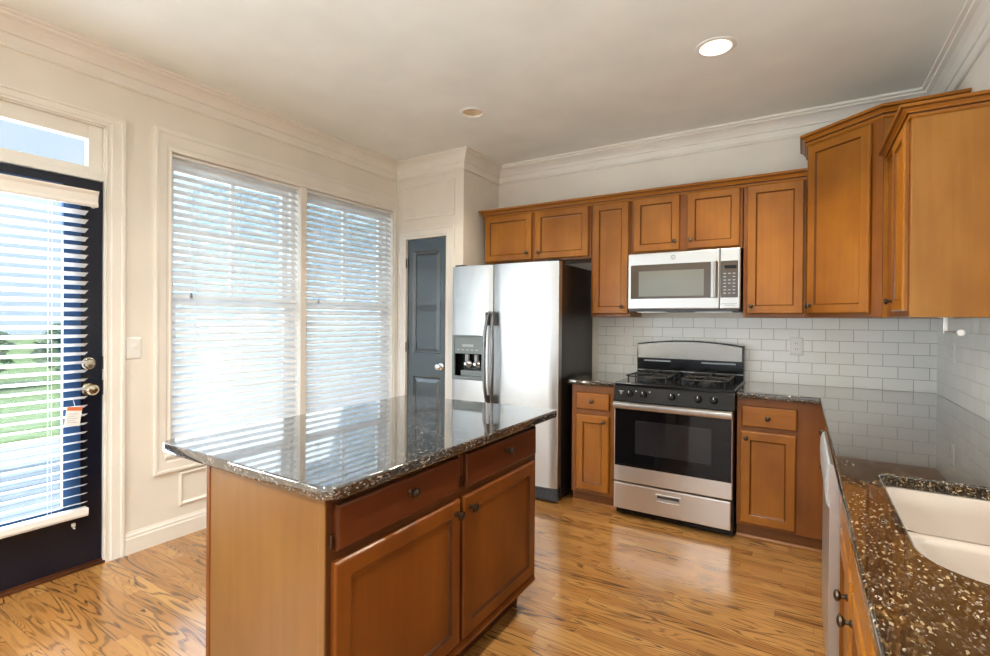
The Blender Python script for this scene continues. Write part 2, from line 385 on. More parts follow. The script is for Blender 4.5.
# ------------------------------------------------------------------ room shell
XL, XR, H, PY, PX, YR = -2.14, 1.816, 2.78, -.571, -1.372, -7.5
CT = .911
struct(obj('floor', box(-2.30, XR+.16, YR-.16, .16, -.10, 0), 'floor'))
LIGHTS = [(-.851, -1.200, .078, 'bulb_dim'), (.705, -1.224, .086, 'bulb')]
circ = lambda cx, cy, r, n=40: [(cx+r*math.cos(2*PI*i/n), cy+r*math.sin(2*PI*i/n)) for i in range(n)]
struct(slab('ceiling', [(-2.30, YR-.16), (XR+.16, YR-.16), (XR+.16, .16), (-2.30, .16)], [circ(x, y, r) for x, y, r, _ in LIGHTS], H, H+.03, 0.0, 'ceiling'))
struct(obj('roof', box(-2.6, XR+.3, YR-.4, .4, H+.25, H+.35), 'shingle'))
# left wall with openings for the door, the windows and one more window behind the camera
wx0, wx1 = -2.30, XL
DY0, DY1, DZ = -3.775, -2.855, 2.385
WY0, WY1, WZ0, WZ1 = -2.529, -.608, .515, 2.343
RY0, RY1 = -6.30, -4.25
bm = bmesh.new()
for y0, y1, z0, z1 in ((YR-.16, RY0, 0, H), (RY0, RY1, 0, WZ0), (RY0, RY1, WZ1, H), (RY1, DY0, 0, H), (DY0, DY1, DZ, H), (DY1, WY0, 0, H), (WY0, WY1, 0, WZ0), (WY0, WY1, WZ1, H), (WY1, .16, 0, H)):
    bx(bm, wx0, wx1, y0, y1, z0, z1)
struct(obj('wall_left', bm, 'wall'))
struct(obj('wall_back', box(wx1, XR+.16, 0, .16, 0, H), 'wall'))
struct(obj('wall_right', box(XR, XR+.16, YR-.16, 0, 0, H), 'wall'))
bm = bmesh.new()
RX0, RX1, RZ = -2.0, 1.3, 2.35
for x0, x1, z0, z1 in ((wx1, RX0, 0, H), (RX0, RX1, RZ, H), (RX1, XR, 0, H)): bx(bm, x0, x1, YR-.16, YR, z0, z1)
struct(obj('wall_rear', bm, 'wall'))
# pantry closet box
PDX0, PDX1, PDZ = -2.012, -1.547, 2.078
bm = bmesh.new()
bx(bm, XL, PDX0, PY, PY+.10, 0, H); bx(bm, PDX1, PX, PY, PY+.10, 0, H); bx(bm, PDX0, PDX1, PY, PY+.10, PDZ, H)
bx(bm, PX-.10, PX, PY+.10, 0, 0, H)
struct(obj('wall_pantry', bm, 'wall'))

CROWN = [(0, -.150), (.012, -.150), (.018, -.143), (.018, -.136), (.010, -.128), (.012, -.086), (.022, -.082), (.026, -.070), (.040, -.052), (.062, -.034), (.084, -.027), (.088, -.018), (.106, -.014), (.106, 0), (0, 0)]
def crown(name, path):
    o = obj(name, sweep(bmesh.new(), path, CROWN, H), 'trim'); struct(o)
crown('trim_1', [(XR, YR), (XR, 0), (PX, 0), (PX, PY), (XL, PY), (XL, YR)])
BASE = [(0, 0), (.016, 0), (.016, .085), (.012, .092), (.012, .104), (.006, .114), (.004, .122), (0, .122)]
struct(obj('baseboard_left', sweep(bmesh.new(), [(PX, PY), (PDX1+.085, PY)], BASE, 0), 'trim'))
bm = sweep(bmesh.new(), [(XL, PY-.02), (XL, -2.765)], BASE, 0)
struct(obj('baseboard_left.001', bm, 'trim'))
bm = sweep(bmesh.new(), [(XL, -3.87), (XL, YR)], BASE, 0); struct(obj('baseboard_left.002', bm, 'trim'))

CAS = [(0, 0), (0, .018), (.05, .020), (.18, .020), (.23, .014), (.70, .014), (.77, .010), (.90, .010), (.95, .014), (1, .014), (1, 0)]   # (share of the width from the outer edge, thickness)
def casing(bm, outer, inner, mapf, closed):
    """mitred casing boards between an outer and an inner outline in the plane of a wall"""
    rings = [[bm.verts.new(mapf(o[0]+(i[0]-o[0])*t, o[1]+(i[1]-o[1])*t, th)) for t, th in CAS] for o, i in zip(outer, inner)]
    prs = list(zip(rings, rings[1:]))+([(rings[-1], rings[0])] if closed else [])
    for A, B in prs: bridge(bm, A, B)
    if not closed: bm.faces.new(rings[0]); bm.faces.new(rings[-1])
    return bm
def rect(a, b, c, d): return [(a, c), (b, c), (b, d), (a, d)]
ml_ = lambda u, v, t: (XL+t, u, v)

# ---- exterior door with transom
d1 = sthing('door_1', (XL, DY1, 0))
def lc(o): o.location = (-XL, -DY1, 0); return o      # meshes given in room coordinates under the door's root
bm = casing(bmesh.new(), [(-2.766, 0), (-2.766, 2.445), (-3.865, 2.445), (-3.865, 0)], [(DY1, 0), (DY1, DZ), (DY0, DZ), (DY0, 0)], ml_, False)
lc(obj('door_casing', bm, 'trim', d1))
bm = bmesh.new()
bx(bm, wx0, XL, DY1-.006, DY1, 0, DZ); bx(bm, wx0, XL, DY0, DY0+.006, 0, DZ); bx(bm, wx0, XL, DY0, DY1, DZ-.006, DZ); bx(bm, wx0+.02, XL+.004, DY0+.006, DY1-.006, 2.082, 2.112, .004)
lc(obj('door_jamb', bm, 'trim', d1))
bm = bmesh.new()
ty0, ty1, tz0, tz1 = DY0+.006, DY1-.006, 2.112, DZ-.006
for y0, y1, z0, z1 in ((ty0, ty0+.065, tz0, tz1), (ty1-.065, ty1, tz0, tz1), (ty0+.065, ty1-.065, tz0, tz0+.042), (ty0+.065, ty1-.065, tz1-.078, tz1)): bx(bm, XL-.07, XL-.02, y0, y1, z0, z1, .004)
lc(obj('transom_sash', bm, 'trim', d1))
lc(obj('transom_glass', box(XL-.05, XL-.045, ty0+.06, ty1-.06, tz0+.04, tz1-.07), 'glass', d1))
lx0, lx1 = XL-.062, XL-.016; gy0, gy1, gz0, gz1 = -3.625, -3.005, .318, 1.985
bm = bmesh.new(); a, b = DY0+.008, DY1-.008
for y0, y1, z0, z1 in ((a, gy0, .022, 2.08), (gy1, b, .022, 2.08), (gy0, gy1, .022, gz0), (gy0, gy1, gz1, 2.08)): bx(bm, lx0, lx1, y0, y1, z0, z1)
lc(obj('door_leaf', bm, 'navy', d1))
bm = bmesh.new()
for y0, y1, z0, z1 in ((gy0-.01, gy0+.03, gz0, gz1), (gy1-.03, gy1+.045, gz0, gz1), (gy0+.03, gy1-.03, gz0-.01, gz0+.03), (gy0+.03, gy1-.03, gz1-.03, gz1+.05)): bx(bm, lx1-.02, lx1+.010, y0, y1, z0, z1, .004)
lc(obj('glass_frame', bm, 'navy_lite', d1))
lc(obj('door_glass', box(lx0+.015, lx0+.021, gy0, gy1, gz0, gz1), 'glass', d1))
for nm, z, big in (('deadbolt', 1.095, False), ('door_knob', .957, True)):
    prof = [(.0, 0), (.031, 0), (.033, .006), (.030, .010)] + ([(.012, .014), (.011, .034), (.022, .040), (.028, .050), (.028, .060), (.020, .068), (0, .070)] if big else [(.026, .012), (.025, .022), (.022, .026), (0, .027)])
    k = obj(nm, lathe(bmesh.new(), prof, 'x', 24, (lx1, -2.925, z)), 'nickel', d1, True); lc(k); k['label'] = 'polished metal '+nm.replace('_', ' ')
    if not big: lc(obj('thumb_turn', box(lx1+.026, lx1+.040, -2.943, -2.907, z-.004, z+.004, .002), 'nickel', d1))
bm = bmesh.new()
bx(bm, XL-.012, XL-.004, DY1-.009, DY1-.005, 1.06, 1.13); bx(bm, XL-.012, XL-.004, DY1-.009, DY1-.005, .92, 1.0)
lc(obj('strike_plate', bm, 'bronze', d1))
bm = bmesh.new(); bx(bm, wx0, XL+.012, DY0, DY1, 0, .014, .003); bx(bm, XL-.05, XL-.01, DY0+.006, DY1-.006, .014, .022, .002)
lc(obj('threshold', bm, 'wood_dark', d1))

# ---- windows (double hung, with a muntin in the upper sash)
def window(name, y0, y1, parent_casing=None):
    w = sthing(name, (XL, (y0+y1)/2, 0)); off = (-XL, -(y0+y1)/2, 0)
    P = lambda o: (setattr(o, 'location', off), o)[1]
    xo, xi = -2.295, -2.215
    bm = bmesh.new()
    for a, b, c, d in ((y0, y0+.03, WZ0, WZ1), (y1-.03, y1, WZ0, WZ1), (y0+.03, y1-.03, WZ0, WZ0+.03), (y0+.03, y1-.03, WZ1-.03, WZ1)): bx(bm, xo, xi, a, b, c, d)
    P(obj('window_frame', bm, 'white', w))
    zm = 1.445
    for nm, z0, z1, xs, mun in (('upper_sash', zm-.02, WZ1-.03, -2.275, True), ('lower_sash', WZ0+.03, zm+.02, -2.245, False)):
        bm = bmesh.new(); a, b = y0+.03, y1-.03; f = .045
        for p, q, r, s in ((a, a+f, z0, z1), (b-f, b, z0, z1), (a+f, b-f, z0, z0+f), (a+f, b-f, z1-f, z1)): bx(bm, xs-.015, xs+.015, p, q, r, s)
        if mun:
            m = (y0+y1)/2; bx(bm, xs-.012, xs+.012, m-.013, m+.013, z0+f, z1-f); zc = 1.895
            bx(bm, xs-.011, xs+.011, a+f, m-.013, zc-.013, zc+.013); bx(bm, xs-.011, xs+.011, m+.013, b-f, zc-.013, zc+.013)
        s = P(obj(nm, bm, 'white', w))
        obj('pane', box(xs-.003, xs+.003, a+f-.005, b-f+.005, z0+f-.005, z1-f+.005), 'glass', s)
    if name in ('window_1', 'window_2'):
        P(obj('haze_screen', box(-2.2935, -2.2925, y0+.028, y1-.028, WZ0+.028, WZ1-.028), 'screen', w))
    return w
WM0, WM1 = -1.616, -1.562
window('window_1', WY0, WM0); window('window_2', WM1, WY1); window('window_3', RY0, -5.30); window('window_3.001', -5.25, RY1)
# jamb lining, mullion, casing and apron round the pair of windows
bm = bmesh.new()
bx(bm, wx0, XL+.004, WM0, WM1, WZ0, WZ1, .003)
bx(bm, -2.215, XL, WY0-.0, WY0+.010, WZ0, WZ1); bx(bm, -2.215, XL, WY1-.010, WY1, WZ0, WZ1)
casing(bm, rect(-2.617, PY-.002, WZ0-.105, WZ1+.126), rect(WY0, WY1, WZ0-.012, WZ1), ml_, True)
bx(bm, -2.215, XL+.022, WY0-.03, WY1+.03, WZ0-.014, WZ0+.006, .004)
struct(obj('trim_2', bm, 'trim'))
bm = bmesh.new(); bx(bm, wx0, XL+.004, -5.30, -5.25, WZ0, WZ1); casing(bm, rect(RY0-.088, RY1+.088, WZ0-.1, WZ1+.1), rect(RY0, RY1, WZ0, WZ1), ml_, True)
struct(obj('trim_3', bm, 'trim'))
# picture frame mouldings below the window
PF = [(0, 0), (.008, 0), (.012, .006), (.012, .012), (.006, .018), (.004, .022), (0, .022)]
def pframe_left(name, y0, y1, z0, z1):
    bm = bmesh.new(); prev = None; first = None
    for o, i in PF:
        r = frame_ring(bm, [(XL+o, y0+i, z0+i), (XL+o, y1-i, z0+i), (XL+o, y1-i, z1-i), (XL+o, y0+i, z1-i)])
        if prev: bridge(bm, prev, r)
        prev = r
    struct(obj(name, bm, 'trim'))
pframe_left('trim_4', -2.475, -1.640, .19, .395); pframe_left('trim_5', -1.54, -.66, .19, .395)
# pantry panel moulding over the door
bm = bmesh.new(); prev = None
for o, i in PF:
    r = frame_ring(bm, [(-2.045+i, PY-o, 2.255+i), (-1.462-i, PY-o, 2.255+i), (-1.462-i, PY-o, 2.572-i), (-2.045+i, PY-o, 2.572-i)])
    if prev: bridge(bm, prev, r)
    prev = r
struct(obj('trim_6', bm, 'trim'))

# ---- pantry door
d2 = sthing('door_2', (PDX0, PY, 0))
def lp(o): o.location = (-PDX0, -PY, 0); return o
bm = bmesh.new()
casing(bm, [(-1.461, 0), (-1.461, 2.167), (-2.100, 2.167), (-2.100, 0)], [(PDX1, 0), (PDX1, PDZ), (PDX0, PDZ), (PDX0, 0)], lambda u, v, t: (u, PY-t, v), False)
lp(obj('door_casing', bm, 'trim', d2))
bm = bmesh.new()
dx0, dx1 = PDX0+.003, PDX1-.003
st = .066
for x0, x1, z0, z1 in ((dx0, dx0+st, .01, PDZ-.004), (dx1-st, dx1, .01, PDZ-.004), (dx0+st, dx1-st, 1.972, PDZ-.004), (dx0+st, dx1-st, .828, 1.03), (dx0+st, dx1-st, .01, .22)):
    bx(bm, x0, x1, PY+.012, PY+.047, z0, z1)
for z0, z1 in ((1.03, 1.972), (.22, .828)):
    panel(bm, dx0+st, dx1-st, z0, z1, [(0, -.02), (0, 0), (.008, -.004), (.016, -.012), (.026, -.012), (.052, -.002), (.058, -.002)], PY+.012)
lp(obj('door_leaf', bm, 'charcoal', d2))
k = lp(obj('door_knob', lathe(bmesh.new(), [(0, 0), (.030, 0), (.032, -.005), (.028, -.009), (.012, -.012), (.011, -.030), (.022, -.036), (.027, -.046), (.026, -.056), (.016, -.062), (0, -.063)], 'y', 24, (-1.612, PY+.012, .926)), 'chrome', d2, True)); k['label'] = 'round chrome door knob'
for z in (1.86, 1.09, .30):
    lp(obj('hinge', lathe(bmesh.new(), [(0, -.045), (.007, -.045), (.007, .045), (0, .045)], 'z', 10, (PDX0, PY-.006, z)), 'bronze', d2))

# rear glazed opening, behind the camera
w4 = sthing('window_4', (0, YR, 0))
bm = bmesh.new()
for x in (RX0, -.93, .17, RX1-.06): bx(bm, x, x+.06, YR-.14, YR-.05, 0, RZ)
bx(bm, RX0, RX1, YR-.14, YR-.05, RZ-.07, RZ); bx(bm, RX0, RX1, YR-.14, YR-.05, 0, .09)
o = obj('window_frame', bm, 'white', w4); o.location = (0, -YR, 0)
o = obj('pane', box(RX0+.05, RX1-.05, YR-.10, YR-.09, .08, RZ-.06), 'glass', w4); o.location = (0, -YR, 0)

# ------------------------------------------------------------------ tile backsplash
tag(obj('tile_backsplash', box(-.362, XR-.001, -.006, -.001, CT+.0008, 1.373), 'tile_back'), 'cream white subway tile backsplash behind the stove on the far wall', 'backsplash')
tag(obj('tile_backsplash.001', box(XR-.006, XR-.001, -3.9, -.006, CT+.0008, 1.373), 'tile_side'), 'white subway tile backsplash on the right wall beside the sink', 'backsplash')

# ------------------------------------------------------------------ cabinets
def knob(parent, x, z, y=-.020, mat='bronze', s=1.0):
    prof = [(0, 0), (.0095, 0), (.0095, -.003), (.0055, -.006), (.0055, -.014), (.011, -.017), (.0155, -.022), (.0150, -.027), (.009, -.031), (0, -.032)]
    return obj('knob', lathe(bmesh.new(), [(r*s, h*s) for r, h in prof], 'y', 16, (x, y, z)), mat, parent, True)
CABCR = [(0, 0), (.007, 0), (.012, .006), (.012, .016), (.007, .018), (.007, .023), (.018, .025), (.022, .034), (.032, .044), (.032, .048), (.042, .050), (.045, .054), (.045, .066), (0, .066)]
DK = (3, 4, 5, 8, 9)

def cabinet(name, label, cat, loc, rotz, w, d, z0, z1, fronts, wood_='wood', wood_h='wood_h', fx=(0, 0), toe=None, light_rail=False, dark_gap=False, group=None):
    c = thing(name, label, cat, loc, rotz, group)
    bm = bmesh.new(); bx(bm, 0.001, w-.001, .018, d, z0, z1)
    obj('carcass', bm, wood_, c)
    # face frame: stiles, rails fitted round the fronts
    bm = bmesh.new(); bx(bm, .001, w-.001, 0, .018, z0, z1, .0015)
    obj('face_frame', bm, 'wood_frame', c)
    for f in fronts:
        kind, x0, x1, a, b = f[:5]; kp = f[5] if len(f) > 5 else None
        m = wood_ if kind == 'door' else wood_h
        o = obj('door' if kind == 'door' else 'drawer', panel(bmesh.new(), x0, x1, a, b, SHAKER if kind == 'door' else SLAB, -.001, 0, (.056, .0605) if kind == 'door' else (.002, .0035)), [m, 'glaze'], c)
        if kp: knob(o, kp[0], kp[1], -.021)
    if toe:
        bm = bmesh.new(); bx(bm, .001, w-.001, toe, d, 0, z0); obj('toe_kick', bm, toe_mat[0], c)
        bm = extrude_prof(bmesh.new(), [(toe, 0), (toe-.014, 0), (toe-.014, .008), (toe-.008, .018), (toe, .020)], 'x', .001, w-.001)
        obj('shoe_moulding', bm, wood_, c)
    return c
toe_mat = ['glaze']  # darker kick colour stands in for the shade of a deeper recess
YU = -.315
UB, UT = 1.374, 2.275
UG = 'wall cabinets on the far wall'
def upper(label, x0, x1, z0, fronts):
    return cabinet('wall_cabinet', label, 'cabinet', (x0, YU, 0), 0, x1-x0, -YU-.002, z0, UT, [(k, a-x0, b-x0, c, d, (p-x0, q)) for k, a, b, c, d, p, q in fronts], group=UG)
upper('wide short wooden wall cabinet with two doors above the fridge', -1.315, -.316, 1.838,
      [('door', -1.306, -.838, 1.853, 2.252, -.878, 1.912), ('door', -.806, -.334, 1.853, 2.252, -.766, 1.908)])
upper('narrow tall wooden wall cabinet between the fridge and the microwave', -.314, -.003, UB, [('door', -.298, -.014, 1.398, 2.252, -.056, 1.449)])
upper('short wooden wall cabinet with two doors directly above the microwave', 0, .758, 1.842,
      [('door', .020, .352, 1.856, 2.256, .322, 1.918), ('door', .402, .742, 1.856, 2.256, .428, 1.918)])
upper('tall wooden wall cabinet right of the microwave, beside the taller corner cabinet', .762, 1.122, UB, [('door', .784, 1.108, 1.398, 2.252, .814, 1.449)])
o = obj('crown_moulding', sweep(bmesh.new(), [(1.122, YU), (-1.315, YU), (-1.315, -.002)], CABCR, 2.247, DK), ['wood_h', 'glaze'])
tag(o, 'long wooden crown moulding capping the row of cabinets on the far wall', 'moulding')

# diagonal corner wall cabinet (taller)
cA, cB = Vector((1.126, -.318)), Vector((1.474, -.622))
cc = thing('corner_cabinet', 'tallest wooden wall cabinet, angled across the right corner of the room', 'cabinet', (cA.x, cA.y, 0))
poly = [(0, 0), (cB.x-cA.x, cB.y-cA.y), (XR-.002-cA.x, cB.y-cA.y), (XR-.002-cA.x, -.002-cA.y), (0, -.002-cA.y)]
obj('carcass', extrude_prof(bmesh.new(), poly, 'z', UB, 2.475), 'wood', cc)
dd = cB-cA; LW = dd.length; ang = math.atan2(dd.y, dd.x)
df = obj('face_frame', box(0, LW, -.004, .012, UB, 2.475, .0015), 'wood_frame', cc, rot=(0, 0, ang))
dr = obj('door', panel(bmesh.new(), .016, LW-.058, 1.398, 2.450, SHAKER, -.005, 0, (.056, .0605)), ['wood', 'glaze'], cc, rot=(0, 0, ang))
knob(dr, .046, 1.449, -.025)
obj('crown_moulding', sweep(bmesh.new(), [(p[0], p[1]) for p in (poly[2], poly[1], poly[0], poly[4])], CABCR, 2.460, DK), ['wood_h', 'glaze'], cc)

# right wall cabinet, end panel towards the camera
RW0, RW1 = -.64, -1.300
rw = cabinet('wall_cabinet', 'large wooden wall cabinet on the right wall showing its plain end panel', 'cabinet', (1.492, RW0, 0), -PI/2, RW0-RW1, XR-.002-1.492, UB, 2.25,
             [('door', .30, .628, 1.398, 2.215, (.345, 1.449))])
obj('end_panel', box(RW0-RW1-.001, RW0-RW1+.006, .001, XR-.004-1.492, UB-.004, 2.25, .0015), 'wood_end', rw)
obj('crown_moulding', sweep(bmesh.new(), [(RW0-RW1+.006, XR-1.494), (RW0-RW1+.006, 0), (.0, 0)], [(a, b*.78) for a, b in CABCR], 2.216, DK), ['wood_h', 'glaze'], rw)

# base cabinets
YB = -.605; KT = .876
cabinet('base_cabinet', 'narrow wooden base cabinet between the fridge and the stove', 'cabinet', (-.345, YB, 0), 0, .340, -YB-.002, .085, KT,
        [('drawer', .040, .290, .698, .822, (.165, .762)), ('door', .040, .290, .112, .660, (.256, .622))], toe=.030)
cabinet('base_cabinet', 'wooden base cabinet with drawer and door immediately right of the stove', 'cabinet', (.762, YB, 0), 0, .470, -YB-.002, .085, KT,
        [('drawer', .026, .322, .700, .828, (.170, .762)), ('door', .022, .318, .104, .672, (.052, .632))], toe=.030)
XF = 1.234
cabinet('base_cabinet', 'wooden base cabinet under the right counter, between the far corner and dishwasher', 'cabinet', (XF, -.612, 0), -PI/2, .80, XR-.002-XF, .10, KT,
        [('drawer', .22, .78, .70, .845, (.40, .785)), ('door', .22, .78, .12, .675, (.46, .625))], toe=.06)
toe_mat[0] = 'wood_dark'
sk = cabinet('base_cabinet', 'wooden base cabinet with two knobbed doors beneath the sink', 'cabinet', (XF, -2.032, 0), -PI/2, .90, XR-.002-XF, .10, KT-.22,
        [('door', .02, .425, .12, .675, (.382, .612)), ('door', .475, .88, .12, .675, (.518, .612))], toe=.06)
obj('top_rail', box(.001, .899, 0, .018, KT-.22, KT), 'wood', sk)
for a, b in ((.02, .425), (.475, .88)): obj('false_drawer', panel(bmesh.new(), a, b, .70, .845, SLAB, -.001), 'wood_h', sk)
cabinet('base_cabinet', 'wooden base cabinet nearest the camera under the right counter', 'cabinet', (XF, -2.936, 0), -PI/2, .90, XR-.002-XF, .10, KT,
        [('drawer', .03, .43, .70, .845, (.23, .77)), ('drawer', .47, .87, .70, .845, (.67, .77)), ('door', .03, .43, .12, .675, (.395, .62)), ('door', .47, .87, .12, .675, (.505, .62))], toe=.06)

# countertops
z0, z1 = KT, CT
tag(slab('countertop', rounded([(-.368, -.645), (-.004, -.645), (-.004, -.002), (-.368, -.002)], [.01, .004, .004, .004], 3), [], z0, z1, .007, 'granite'), 'small dark granite countertop left of the stove', 'countertop')
hole = rounded([(1.296, -2.225), (1.296, -2.900), (1.735, -2.900), (1.735, -2.225)], [.035, .125, .125, .035], 10)
tag(slab('countertop', rounded([(.764, -.645), (1.195, -.645), (1.195, -3.84), (XR-.002, -3.84), (XR-.002, -.002), (.764, -.002)], [.004, .004, .02, .004, .004, .004], 3), [hole], z0, z1, .005, 'granite'),
    'long dark brown granite countertop turning the corner and holding the sink', 'countertop')

# sink: two bowls
sk = thing('sink', 'glossy biscuit coloured double bowl sink set under the right granite counter', 'sink', (1.515, -2.56, .70))
def bowl(name, x0, x1, y0, y1, rad, ztop, depth):
    bm = bmesh.new(); prev = None
    for ins, z, dr in ((-.012, ztop, 0), (-.004, ztop-.001, 0), (0, ztop-.006, 0), (.004, ztop-.05, 0), (.012, ztop-depth+.05, 0), (.024, ztop-depth+.018, 0), (.05, ztop-depth, 0), (.10, ztop-depth-.003, 0)):
        pts = rounded([(x0+ins, y1-ins), (x0+ins, y0+ins), (x1-ins, y0+ins), (x1-ins, y1-ins)], [max(.006, r-ins*.6) for r in rad], 8)
        r = frame_ring(bm, [(p[0]-1.515, p[1]+2.56, z-.70) for p in pts])
        if prev: bridge(bm, prev, r)
        prev = r
    bm.faces.new(prev)
    o = obj(name, bm, 'sink', sk, True); return o
bowl('far_bowl', 1.300, 1.731, -2.575, -2.229, [.04, .05, .05, .04], KT-.001, .17)
bowl('near_bowl', 1.300, 1.731, -2.896, -2.605, [.05, .125, .125, .05], KT-.001, .19)
obj('divider', extrude_prof(bmesh.new(), [(-.016, .06), (-.020, .160), (-.016, .169), (-.008, .1735), (.008, .1735), (.016, .169), (.020, .160), (.016, .06)], 'x', -.215, .215), 'sink', sk, True, loc=(0, -.03, 0))
for nm, y in (('drain', -2.40), ('drain', -2.75)):
    o = obj(nm, lathe(bmesh.new(), [(0, .004), (.03, .004), (.042, .008), (.044, .002)], 'z', 24, (0, y+2.56, .012 if y > -2.5 else -.008)), 'chrome', sk, True)

# dishwasher
dw = thing('dishwasher', 'pale grey dishwasher under the right counter, its front seen edge-on', 'dishwasher', (1.187, -1.418, 0), -PI/2)
obj('tub', box(.004, .606, .035, .60, .10, KT-.003), 'black_side', dw)
bm = bmesh.new(); extrude_prof(bm, [(.0, .115), (.034, .115), (.034, .868), (.004, .868), (-.002, .86), (-.006, .76), (.0, .74)], 'x', .006, .604)
obj('door', bm, 'steel_bright', dw)
bm = bmesh.new(); extrude_prof(bm, [(.002, .715), (-.010, .735), (-.013, .79), (-.011, .84), (-.004, .862), (.002, .868)], 'x', .010, .600)
obj('handle', bm, 'bluegrey', dw)
obj('toe_panel', box(.006, .604, .06, .075, 0, .10), 'black', dw)

# ------------------------------------------------------------------ island
IX = .036      # face frame plane, facing +x
isl = thing('island_cabinet', 'dark reddish wooden kitchen island base in the middle of the floor', 'kitchen island', (IX, -3.152, 0), PI/2)
IL = 1.212; ID = .560
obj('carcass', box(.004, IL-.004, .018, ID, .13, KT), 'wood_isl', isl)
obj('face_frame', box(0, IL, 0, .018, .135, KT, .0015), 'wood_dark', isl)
obj('end_panel', box(-.003, .004, .012, ID, 0, KT), 'wood_panel', isl)
obj('end_stile', box(-.006, .004, ID-.004, ID+.018, 0, KT, .003), 'wood_isl', isl)
obj('end_stile', box(-.006, .0, -.001, .026, .0, KT, .003), 'wood_panel', isl)
obj('back_panel', box(.004, IL, ID, ID+.008, 0, KT), 'wood_panel', isl)
obj('toe_kick', box(.004, IL-.03, .075, ID, 0, .13), 'wood_dark', isl)
obj('base_moulding', extrude_prof(bmesh.new(), [(.0, .125), (-.012, .125), (-.014, .135), (-.008, .150), (-.002, .160), (.0, .160)], 'x', .004, IL-.02), 'wood_isl', isl)
for x0, x1 in ((.022, .578), (.622, IL-.030)):
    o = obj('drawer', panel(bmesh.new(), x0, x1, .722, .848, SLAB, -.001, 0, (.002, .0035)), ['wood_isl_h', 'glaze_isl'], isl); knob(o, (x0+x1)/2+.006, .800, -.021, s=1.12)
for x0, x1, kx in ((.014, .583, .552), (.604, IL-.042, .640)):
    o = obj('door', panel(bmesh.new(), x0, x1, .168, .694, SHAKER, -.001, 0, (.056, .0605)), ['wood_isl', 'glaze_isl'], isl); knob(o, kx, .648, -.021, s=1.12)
for x in (.010, .602):
    obj('hinge', lathe(bmesh.new(), [(0, -.018), (.0045, -.018), (.0045, .018), (0, .018)], 'z', 8, (x, -.008, .752)), 'bronze', isl)
tag(slab('island_countertop', rounded([(.088, -3.188), (.100, -1.826), (-.828, -1.872), (-.812, -3.178)], [.05, .02, .03, .04], 8), [], z0, z1, .005, 'granite_isl'),
    'polished black granite island countertop reflecting the window blinds', 'countertop')

# ------------------------------------------------------------------ fridge
FX0, FX1, FY = -1.366, -.405, -.735
fr = thing('refrigerator', 'stainless side by side refrigerator with black sides next to the pantry', 'refrigerator', ((FX0+FX1)/2, FY, 0))
def fl(o): o.location = (-(FX0+FX1)/2, -FY, 0); return o
fl(obj('body', box(FX0+.012, FX1-.002, FY+.075, -.03, .03, 1.765, .004), 'black_side', fr))
GX = -.966
def fdoor(name, x0, x1, hole=None):
    z0, z1 = .112, 1.779; bm = bmesh.new(); xs = []
    n = 14; w = x1-x0; r = .014
    prof = []
    for i in range(n+1):
        u = i/n; x = x0+w*u; e = min(x-x0, x1-x); y = FY-.012*(1-(2*u-1)**2)*.8
        if e < r: y += (r-math.sqrt(max(0, r*r-(r-e)**2)))
        prof.append((x, y))
    if hole:
        prof = sorted(prof+[(hx, None) for hx in hole[:2]])
        ref = [p for p in prof if p[1] is not None]
        def interp(x):
            for a, b in zip(ref, ref[1:]):
                if a[0] <= x <= b[0]: return a[1]+(b[1]-a[1])*(x-a[0])/(b[0]-a[0])
        prof = [(x, interp(x) if y is None else y) for x, y in prof]
    zs = [z0, z1] if not hole else [z0, hole[2], hole[3], z1]
    yb = FY+.07
    V = {(i, j): bm.verts.new((x, y, z)) for i, (x, y) in enumerate(prof) for j, z in enumerate(zs)}
    B = {(i, j): bm.verts.new((x, yb, z)) for i, (x, y) in enumerate(prof) for j, z in enumerate(zs)}
    N, Mz = len(prof), len(zs)
    for i in range(N-1):
        for j in range(Mz-1):
            inh = hole and hole[2] <= zs[j] < hole[3] and hole[0] <= prof[i][0] < hole[1]
            if not inh: bm.faces.new((V[i, j], V[i+1, j], V[i+1, j+1], V[i, j+1]))
            if j == 0: bm.faces.new((B[i, 0], B[i+1, 0], B[i+1, Mz-1], B[i, Mz-1])) if Mz == 2 else None
        bm.faces.new((V[i, 0], V[i+1, 0], B[i+1, 0], B[i, 0])); bm.faces.new((V[i, Mz-1], V[i+1, Mz-1], B[i+1, Mz-1], B[i, Mz-1]))
    for j in range(Mz-1):
        bm.faces.new((V[0, j], V[0, j+1], B[0, j+1], B[0, j])); bm.faces.new((V[N-1, j], V[N-1, j+1], B[N-1, j+1], B[N-1, j]))
    return fl(obj(name, bm, 'steel_bright', fr, True))
DSP = (-1.350, -1.038, .856, 1.220)
ld = fdoor('door', FX0, GX-.004, DSP); rd = fdoor('door', GX+.004, FX1)
